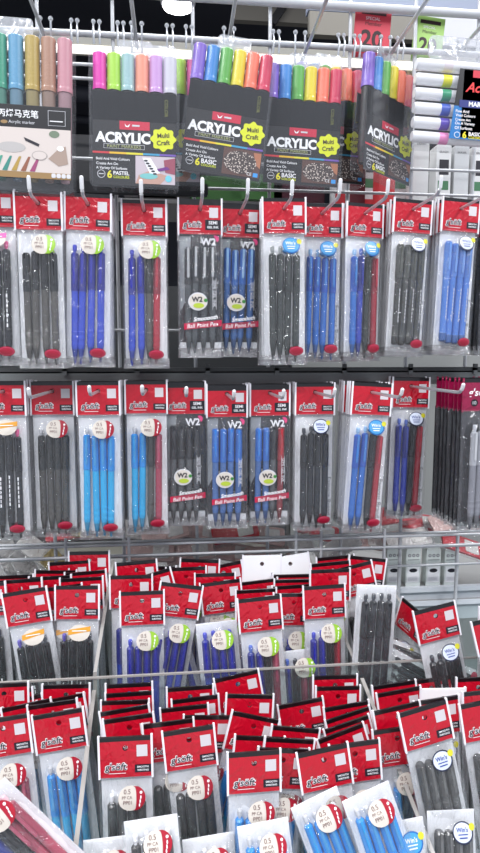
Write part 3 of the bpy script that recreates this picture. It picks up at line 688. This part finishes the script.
acrylic_case(234, 51, .815, RAINBOW, 'BASIC', 7, 0, 'rainbow acrylic marker case tilted clockwise, between pastel case and third case')
acrylic_case(305, 68, .842, RAINBOW, 'BASIC', 2.5, 0, 'rainbow acrylic marker case hanging nearly straight, between the tilted case and the small one', H=0.153)
acrylic_case(389, 66, .850, RAINBOW, 'BASIC', 4, 34, 'rainbow acrylic marker case turned to the left beside white marker case', H=0.150)
acrylic_case(160, 60, .838, PASTEL[::-1][:5]+[(220, 40, 150)], 'PASTEL', 0, 0, 'second pastel marker case hidden behind the first, one pink cap showing', photo='hand')
acrylic_case(330, 68, .885, RAINBOW, 'BASIC', 0, 12, 'rearmost rainbow marker case, a sliver beside the small turned case')

# left case with bamboo-toned photo card
p = at(14, 33, .79); r = empty('marker_case', p); tag(r, 'wide clear marker case with Chinese lettering and pale photo card, far left', 'marker case', 'acrylic marker cases on the top hooks')
Wd, H = 0.138, 0.182; CZ = 0.008
m = MB(); m.rbox((0, 0, -H/2), (Wd, 0.021, H), M_CASE, 0.007); m.build('case', r)
for i, c in enumerate([(60, 120, 90), (70, 150, 110), (42, 148, 116), (86, 150, 188), (176, 150, 66), (168, 124, 100), (196, 134, 146)]):
    marker(r, (i-3)*0.0186+0.002, -0.004, c, col(tuple(int(v*.5+110*.5) for v in c), 0.2, 0.4), 0.060, H-0.02, r=0.0086)
m = MB(); hw = Wd/2-0.003; y = -0.0099
m.box((0, -0.0090, -0.132), (2*hw, 0.0012, 0.082), mat('card_black', (20, 19, 23)))
m.rect(-hw, hw, -0.1165, -0.0915, mat('card_black', (20, 19, 23)), y); m.rect(-hw, hw, -0.1660, -0.1165, col((205, 194, 188)), y)
m.rect(-hw, hw, -0.1730, -0.1660, col((150, 120, 78)), y)
m.text('丙烯马克笔', 0.006, -0.1010, 0.046, M_WHITE, y-.0003, bold=0.01); m.text('Acrylic marker', 0.010, -0.1110, 0.030, M_GREY, y-.0003); m.disc(-0.010, -0.1110, 0.004, 0.002, col((150, 120, 78)), y-.0003)
m.rect(0.040, 0.060, -0.1125, -0.0955, M_GREY, y-.0002); m.rect(0.0405, 0.0595, -0.1120, -0.0960, mat('card_black', (20, 19, 23)), y-.0004); m.rect(0.042, 0.057, -0.1080, -0.1070, M_WHITE, y-.0006)
m.rect(-0.040, -0.016, -0.1110, -0.0940, col((190, 40, 80)), y-.0003)
m.poly([(0.012, -0.1270), (0.030, -0.1340), (0.029, -0.1370), (0.014, -0.1310)], M_INK, y-.0004)
m.disc(-0.002, -0.139, 0.016, 0.006, col((178, 174, 172)), y-.0003); m.disc(0.030, -0.147, 0.009, 0.0055, col((168, 160, 155)), y-.0003); m.disc(0.030, -0.147, 0.0080, 0.0046, col((205, 194, 188)), y-.0005)
m.poly([(0.040, -0.150), (0.050, -0.140), (0.060, -0.135), (0.063, -0.155), (0.052, -0.158)], col((160, 140, 128)), y-.0003); m.disc(0.054, -0.138, 0.004, 0.003, M_WHITE, y-.0005); m.disc(0.047, -0.122, .006, .004, col((110, 125, 105)), y-.0003)
for k, c in enumerate([(50, 110, 90), (70, 150, 130), (60, 130, 120), (170, 140, 70), (140, 90, 70), (150, 70, 110)]): m.poly([(-0.034+0.0105*k, -0.1655), (-0.028+0.0105*k, -0.1655), (-0.0225+0.0105*k, -0.149), (-0.025+0.0105*k, -0.149)], col(c), y-.0003)
for k in range(4): m.rbox((0.046+0.0058*k, y-.0002, -0.169), (0.005, 0.0004, 0.005), M_GREY, 0.0015, 2)
m.build('printed_card', r, (0, -0.0008, CZ)); m = MB(); hang_tab(m, 0); m.build('hang_tab', r); r.rotation_euler = (0, math.radians(1.5), 0)

# right case of white markers
p = at(466, 57, .82); r = empty('marker_case', p); tag(r, 'frosted clear case of six white markers lying level, far right', 'marker case', 'acrylic marker cases on the top hooks')
Wd, H = 0.150, 0.118
m = MB(); m.rbox((0, 0, -H/2), (Wd, 0.022, H), M_CASE, 0.014); m.build('case', r)
for i, c in enumerate([(225, 215, 222), (225, 222, 40), (40, 150, 110), (60, 90, 190), (86, 62, 176), (236, 140, 196)]):
    marker(r, -Wd/2+0.008, -0.014-0.0180*i, None, None, 0.036, 0.125, True, 0.0073, c)
m = MB(); K = mat('card_black', (20, 19, 23)); B = mat('card_blue', (18, 110, 176), 0.4, coat=0.3); y = -0.0097
def cardpoly(z_hi, z_lo, mt, yy): m.poly([(-0.010+(z_hi+0.0)*0.10, z_hi), (-0.010+z_lo*0.10, z_lo), (0.062, z_lo), (0.062, z_hi)], mt, yy)
m.box((0.028, -0.0094, -0.063), (0.068, 0.0006, 0.084), K); cardpoly(-0.020, -0.066, K, y); cardpoly(-0.066, -0.107, B, y)
m.rect(0.006, 0.040, -0.030, -0.021, col((200, 40, 60)), y-.0002)
m.text('Acrylic', 0.022, -0.044, 0.050, col((220, 50, 50)), y-.0003, italic=0.35, bold=0.02)
m.rect(-0.010, 0.058, -0.0675, -0.0585, col((40, 50, 120)), y-.0004); m.text('MARKERS', 0.020, -0.063, 0.052, M_WHITE, y-.0006, bold=0.03, hmax=0.0062)
for k, s_ in enumerate(('Fine And', 'Vivid Colours', 'Create Art', 'On A Variety', 'Of Surfaces')): wd = (0.018, 0.027, 0.021, 0.027, 0.024)[k]; m.text(s_, -0.014+wd/2, -0.0725-0.0052*k, wd, M_WHITE, y-.0003, bold=.01)
m.disc(-0.010, -0.1020, .0042, .0038, M_WHITE, y-.0002); m.disc(-0.010, -0.1020, .0035, .0031, B, y-.0004); m.text('6', 0.0, -0.1015, .0055, col((225, 215, 40)), y-.0003, bold=.03); m.text('BASIC', .014, -.1000, .017, M_WHITE, y-.0003, bold=.02); m.text('COLORS', .014, -.1045, .017, col((225, 215, 40)), y-.0003, bold=.02)
m.build('printed_card', r, (0, -0.0020, 0)); m = MB(); m.rbox((0.0, 0.004, 0.010), (0.10, 0.0014, 0.030), M_TAB, 0.007); m.build('hang_tab', r); r.rotation_euler = (0, math.radians(2), 0)

# top hooks
BAR = zz(270, 45, GY)
for px, py, L, rise, lab in ((46, 40, .13, .04, 'above the far left case'), (137, 48, .15, .03, 'above the pastel case'), (229, 40, .13, .035, 'above the tilted rainbow case'), (300, 65, .17, .012, 'above the third rainbow case'), (385, 62, .17, .012, 'above the small turned case'), (462, 48, .15, .03, 'above the white marker case')):
    p = at(px, py, GY-0.012); r = empty('display_hook', p); tag(r, 'long chrome hook pointing at the viewer, %s' % lab, 'hook', 'display hooks')
    m = MB(); m.tube([(0, 0, 0), (0, -L+.01, 0.004), (0, -L, 0.008)], 0.0026, M_CHROME); m.build('rod', r)
    m = MB(); m.tube([(0, -L, 0.008), (0, -L-0.004, 0.012), (0, -L-0.006, 0.012+rise)], 0.0027, M_CHROME); m.build('tip', r)
    m = MB(); m.tube([(-.007, 0, BAR-p.z+0.012), (-.007, 0, -0.006), (.007, 0, -0.006), (.007, 0, BAR-p.z+0.012)], 0.0016, M_CHROME, 6)
    for s in (-1, 1): m.ball((s*.007, 0, BAR-p.z+0.013), 0.0034, M_CHROME, 6)
    m.build('clip', r)
for i, (px, nm_) in enumerate([(75, 'right of the far left case'), (97, 'over the magenta cap'), (121, 'over the pale blue cap'), (170, 'over the right end of pastel case'), (189, 'left of the tilted rainbow case'), (276, 'over the purple cap of third case'), (341, 'just right of the third rainbow case'), (357, 'behind the red price tag'), (400, 'over the right half of turned case')]):
    x = at(px, 50, GY-0.012).x; r = MB(); z = BAR
    r.tube([(-.004, 0, .012), (-.004, -.006, 0), (-.004, 0, -.016)], 0.0016, M_CHROME, 6); r.tube([(.004, 0, .012), (.004, -.006, 0), (.004, 0, -.016)], 0.0016, M_CHROME, 6)
    for s in (-1, 1): r.ball((s*.004, 0, .013), 0.0032, M_CHROME, 6)
    tag(r.build('hook_clip', None, (x, GY-0.011, z)), 'small chrome hook clip on the top wire bar, %s' % nm_, 'hook clip', 'hook clips on the top wire bar')

# ------------------------------------------------------------------ clear bins
ZC = CAM.z
def panel(m, quad, th, n):       # quad of points, thickness along n
    n = Vector(n).normalized()*th/2; q = [Vector(v) for v in quad]
    vs = [v-n for v in q]+[v+n for v in q]; m.add(vs, [(0, 1, 2, 3), (7, 6, 5, 4)], M_ACR); m.add(vs, [(i, i+4, (i+1) % 4+4, (i+1) % 4) for i in range(4)], M_EDGE)
UF, UB, LF, LB = 0.738, 0.862, 0.500, 0.728          # front/back Y of the upper and lower bins
uz, lz = ZC-0.560, ZC-0.665                          # their floors
r = empty('bin_tray', (0, UF, uz)); tag(r, 'clear acrylic tray with dividers, upper of the two packet bins', 'bin')
fz = at(240, 670, UF).z
def lp(v, o): return Vector(v)-o.location
m = MB(); m.box(lp((0, UF, (fz+uz)/2), r), (1.24, 0.003, fz-uz), M_ACR); m.box(lp((0, UF, fz), r), (1.24, 0.0032, 0.0022), M_EDGE); m.build('front_panel', r)
m = MB(); m.box(lp((0, UB+0.004, uz+0.09), r), (1.24, 0.003, 0.18), M_ACR); m.build('back_panel', r)
m = MB(); m.box(lp((0, (UF+UB)/2, uz-0.002), r), (1.24, UB-UF+0.01, 0.003), M_ACR); m.build('base', r)
for (a, b, Yb) in (((113, 560), (95, 672), UB), ((308, 556), (360, 672), UB), ((392, 590), (448, 668), UB-0.01), ((-60, 560), (-110, 680), UB)):
    A = at(*a, Yb); B = at(*b, UF); m = MB()
    panel(m, [lp(A, r), lp(B, r), lp((B.x, B.y, uz), r), lp((A.x, A.y, uz), r)], 0.0044, (1, 0, 0)); m.build('divider', r)
r = empty('bin_tray', (0, LF, lz)); tag(r, 'clear acrylic tray with dividers, lower and nearer of the two packet bins', 'bin')
m = MB(); m.box(lp((0, LF, lz+0.04), r), (1.1, 0.003, 0.08), M_ACR); m.build('front_panel', r)
m = MB(); m.box(lp((0, LB, lz+0.09), r), (1.24, 0.003, 0.18), M_ACR); m.build('back_panel', r)
m = MB(); m.box(lp((0, (LF+LB)/2, lz-0.002), r), (1.1, LB-LF+0.01, 0.003), M_ACR); m.build('base', r)
for (a, b) in (((94, 690), (75, 853)), ((362, 678), (433, 853))):
    A = at(*a, LB); B = at(*b, 0.565); d = (B-A)/(B.y-A.y); E = A+d*(LF+0.02-A.y); m = MB()
    panel(m, [lp(A, r), lp(E, r), lp((E.x, E.y, lz), r), lp((A.x, A.y, lz), r)], 0.0048, (1, 0, 0)); m.build('divider', r)
# risers that carry the trays on the white base
for nm_, y0, y1, z, lab in (('tray_riser', UF+0.01, UB, uz-0.004, 'white riser block under the upper clear tray'), ('tray_riser', LF+0.01, LB, lz-0.004, 'white riser block under the lower clear tray')):
    m = MB(); m.box((0, (y0+y1)/2, (z+0.74)/2), (1.1, y1-y0, z-0.74), m_gw); tag(m.build(nm_), lab, 'riser')

# bins: (type, px of header centre, py of its top edge, roll ccw, column, lean, dY)
BINS = {
 'upper left bin': [('u0', 24, 590, 8, 'left'), ('u0', 60, 586, 5, 'middle'), ('u0', 89, 585, -1, 'right'), ('u0', -17, 583, 3, 'outer'),
   ('u0', 20, 579, 2, 'left'), ('u0', 50, 576, 2, 'middle'), ('u0', 90, 577, 1, 'right'), ('u0', 88, 571, 4, 'right'), ('u0', 12, 575, 0, 'left'), ('u0', 69, 561, 3, 'middle'), ('u0', 94, 551, 0, 'right'), ('u0', 56, 570, -2, 'middle')],
 'upper middle bin': [('p2', 142, 591, 0, 'left'), ('p2', 182, 584, -10, 'middle'), ('h2', 216, 622, 5, 'right'), ('p3', 220, 581, 6, 'right'),
   ('p2', 131, 575, 0, 'left'), ('p2', 150, 573, 14, 'left'), ('p2', 215, 573, 0, 'right'), ('p2', 186, 567, 0, 'middle'), ('p2', 156, 566, -3, 'left'), ('p2', 136, 561, 4, 'left'), ('p2', 200, 559, -3, 'middle'), ('p2', 222, 564, 10, 'right'),
   ('u3', 259, 597, 4, 'centre'), ('u3', 294, 593, -2, 'far right'), ('h3', 262, 648, 22, 'centre'), ('h3', 298, 650, 3, 'far right'),
   ('u3', 254, 572, -2, 'centre'), ('u3', 256, 589, 0, 'centre'), ('u3', 292, 585, 2, 'far right'), ('u3', 294, 579, 0, 'far right'), ('u3', 290, 570, 6, 'far right'), ('u3', 258, 580, 4, 'centre'), ('u3', 292, 574, 0, 'far right'), ('wh', 262, 555, -1, 'centre'), ('wh', 292, 555, 8, 'far right')],
 'upper right bin': [('k1', 352, 565, 12, 'right'), ('k1', 330, 562, 4, 'left'), ('k1', 335, 556, 3, 'left'), ('k1', 330, 569, 0, 'left'), ('k1', 368, 557, -8, 'right'), ('hb', 374, 585, -4, 'right'), ('p3', 326, 585, 2, 'left')],
 'upper far right bin': [('r2', 441, 606, 12, 'left'), ('r2', 481, 617, 14, 'right'), ('r2', 500, 606, 0, 'right')],
 'lower left bin': [('q3', 2, 717, 5, 'left'), ('q2', 65, 711, 6, 'right'), ('q3', 18, 698, 9, 'left'), ('q3', 26, 703, 8, 'left'), ('q2', 60, 697, 9, 'right'), ('q2', 68, 684, -1, 'right'), ('q3', 4, 683, 0, 'left'), ('q3', 8, 690, 3, 'left'), ('q2', 52, 702, 6, 'right')],
 'lower middle bin': [('n1', 125, 736, 1, 'left'), ('n1', 188, 728, 5, 'middle'), ('hn', 150, 818, 6, 'left'), ('hn', 104, 838, 3, 'outer'), ('hn', 208, 836, 4, 'middle'),
   ('n1', 129, 683, 0, 'left'), ('n1', 129, 692, 1, 'left'), ('n1', 125, 700, 0, 'left'), ('n1', 124, 708, 8, 'left'), ('n1', 128, 716, 7, 'left'), ('n1', 168, 721, 3, 'middle'), ('n1', 190, 686, 0, 'middle'), ('n1', 195, 697, 3, 'middle'), ('n1', 208, 715, -3, 'middle'), ('n1', 184, 706, 4, 'middle'),
   ('q2', 236, 674, 10, 'centre'), ('q2', 254, 751, 0, 'centre'), ('q2', 284, 748, -6, 'centre'), ('q2', 322, 748, 8, 'right'), ('q2', 354, 742, 4, 'right'), ('hc', 263, 822, 5, 'centre'), ('hc', 314, 797, 20, 'right'), ('hc', 366, 791, 17, 'far right'),
   ('q2', 256, 715, -14, 'centre'), ('q2', 250, 694, -3, 'centre'), ('q2', 300, 701, 8, 'right'), ('q2', 338, 686, -1, 'right'), ('q2', 335, 675, 0, 'right'), ('q2', 296, 727, -9, 'right'), ('q2', 260, 736, -6, 'centre'), ('q2', 347, 713, 13, 'right'), ('q2', 346, 722, 15, 'right'), ('q2', 340, 731, 16, 'right'), ('q2', 290, 738, -8, 'right'), ('q2', 346, 704, 6, 'right')],
 'lower right bin': [('s1', 422, 706, 12, 'left', .605), ('s1', 483, 700, 9, 'right', .615), ('q3', 396, 727, 5, 'outer', .635), ('hs', 452, 810, -3, 'middle'), ('hw', 412, 820, 4, 'outer'),
   ('s1', 390, 683, 6, 'outer'), ('s1', 393, 690, 8, 'outer'), ('s1', 430, 678, 5, 'left'), ('wh', 443, 688, -1, 'left'), ('s1', 478, 677, 0, 'right'), ('s1', 484, 690, 1, 'right'), ('s1', 396, 706, 10, 'outer'), ('s1', 436, 698, 4, 'left')],
}
DIV = {True: [], False: []}
for a, b in (((113, 560), (95, 672)), ((308, 556), (360, 672)), ((392, 590), (448, 668))): DIV[True].append((at(*a, UB), at(*b, UF)))
for a, b in (((94, 690), (75, 853)), ((362, 678), (433, 853))): DIV[False].append((at(*a, LB), at(*b, 0.565)))
for bn, items in BINS.items():
    up = bn.startswith('upper'); done = []; cols = {}
    its = []
    for (ty, px, py, roll, colm, *oy) in items:
        if up: p = at_plane(px, py, -.300, .77, .35)
        else: p = at_plane(px, py, -.402, .60, .10)
        if ty[0] == 'h':
            p = at(px, py, (0.754 if up else 0.575)+ (0.0 if up else 0.00))
        if oy: p = at(px, py, oy[0])
        its.append([p.y, ty, px, py, roll, colm])
    its.sort(key=lambda a: a[0])
    for a in its:
        Y, ty, px, py, roll, colm = a
        for _ in range(3):
            for (Y2, px2) in done:
                if abs(px-px2) < (44 if up else 60) and abs(Y-Y2) < 0.0118: Y = Y2+0.0118
        hi = (UB-0.008 if up else LB-0.012)
        Y = min(Y, hi); done.append((Y, px)); cols.setdefault(colm, []).append(1); k = len(cols[colm])
        P = at(px, py, Y); R = math.radians(roll); head = ty[0] != 'h'
        t = 0.0125 if head else 0.007
        lean = (3 if up else 4) if head else (6 if up else 16)
        q = Vector((P.x+math.sin(R)*t*1.0, P.y-math.sin(math.radians(lean))*t, P.z-math.cos(R)*t))
        for A_, B_ in (DIV[up] if Y != .605 else []):
            xd = A_.x+(B_.x-A_.x)*(q.y-A_.y)/(B_.y-A_.y); dx = q.x-xd
            if HW-0.013 < abs(dx) < HW+0.002: q.x = xd+math.copysign(HW+0.002, dx)
        spec, desc = T[ty]
        place = 'front of the %s stack' % colm if k == 1 else '%s from front in the %s stack' % (ORD[k], colm)
        if k == 1 or ty[0] in 'hw': lab = '%s, %s, %s' % (desc, 'front' if k == 1 else ORD[k]+' from front', colm+' stack, '+bn)
        else: lab = 'red-topped packet, %s, %s' % (place, bn)
        ws = lab.split()
        if len(ws) > 16: lab = lab.replace(' with green badge', '').replace(' with red badge', '').replace(', no header showing', '').replace(' with white badge', '').replace(' with white and navy badge', '').replace(', orange badge', '')
        if len(lab.split()) > 16: print('LONG', lab)
        full = k == 1 or ty[0] == 'h' or (ty in ('p3', 'u3', 'q3', 's1', 'q2') and k <= 2)
        put_pack(spec, q, lab, 'packets in the %s' % bn, roll, lean, random.uniform(-3, 3), depth=2 if full else 1)
# odd ones: packet seen nearly edge-on, packet lying across, upside-down packet
p = at(414, 616, 0.80); put_pack(T['r2'][0], p, 'pen packet standing almost edge-on against the divider, upper far right bin', 'packets in the upper far right bin', -14, 4, -66)
p = at(-14, 806, 0.545); put_pack(T['hr'][0], p, 'folded packet of rose, black and blue pens lying slantwise, bottom left corner', 'packets in the lower left bin', 42, 8, 4)
for i, (px, py, Y, rl) in enumerate(((372, 652, .788, 68), (388, 668, .752, 60))):
    put_pack(T['hb'][0], at(px, py, Y), 'crumpled clear packet of black pens lying %s in the upper right bin' % ('behind' if i == 0 else 'in front'), 'packets in the upper right bin', rl, 25, 0)
print('packets', NTHINGS[0])

# ------------------------------------------------------------------ crumpled clear-wrapped packets lying behind the wire rail
m_w = [mat('wrap_%d' % i, c, 0.35, coat=0.6, bump=1.0, bscale=70) for i, c in enumerate([(226, 190, 184), (205, 40, 54), (225, 222, 220), (206, 184, 120), (240, 238, 234)])]
def wrapped(px, py, Y, sx, sz, rot, m1, label):
    p = at(px, py, Y); m = MB(); rn = random.Random(px*7+py); nx, nz = 8, 5; th = 0.012
    r = empty('wrapped_packet', p); tag(r, label, 'wrapped packet', 'clear wrapped packets behind the wire rail')
    for sd in (-1, 1):
        vs = []; fs = []
        for j in range(nz+1):
            for i in range(nx+1):
                x = -sx/2+sx*i/nx; z = -sz/2+sz*j/nz; e = (1-(2*x/sx)**4)*(1-(2*z/sz)**4)
                vs.append((x, -th/2*sd*e+rn.uniform(-.002, .002)*e, z))
        for j in range(nz):
            for i in range(nx): q = j*(nx+1)+i; fs.append((q, q+1, q+nx+2, q+nx+1))
        m.add(vs, fs, M_FILM, False)
    m.build('bag', r); k = MB(); k.rbox((0, 0, 0), (sx*.9, 0.004, sz*.7), m1, 0.004, 2); k.rbox((sx*.2, -0.0025, 0), (sx*.3, 0.001, sz*.5), m_w[4], 0.002, 2); k.build('contents', r)
    r.rotation_euler = (math.radians(-50), math.radians(rot), 0)
wl = [(10, 560, 70, 2), (40, 553, 40, 4), (60, 568, 50, 3), (92, 528, 5, 3), (70, 530, -8, 1), (135, 530, 10, 2), (165, 533, -14, 0), (200, 530, 12, 0), (150, 552, 4, 0), (235, 532, -10, 1), (190, 553, -8, 0), (232, 552, 12, 0), (262, 535, 8, 0), (290, 548, -15, 2), (318, 530, 20, 1), (338, 548, -30, 2), (392, 515, -8, 1), (420, 522, 10, 1), (452, 520, -12, 0), (476, 526, 8, 0), (365, 540, 10, 0), (408, 538, -6, 2), (268, 556, 0, 0), (462, 545, 20, 1), (28, 572, 66, 2)]
wn = ['clear wrapped packet']
for i, (px, py, rot, k) in enumerate(wl):
    colr = ['pinkish', 'red', 'whitish', 'brown', 'cream'][k]
    near = 'below %s hanging packet of the lower row' % (ORD[min(11, max(1, int(px/43)+1))])
    nx_ = 'upper' if py < 540 else 'lower'
    wrapped(px, py, 0.985+0.012*(i % 3) if py < 545 else 0.965+0.01*(i % 2), 0.085 if k != 3 else 0.07, 0.048, rot, m_w[k], 'crumpled %s wrapped packet, tilted %s, %s' % (colr, 'right' if rot > 0 else 'left', near+(', low down' if nx_ == 'lower' else '')))
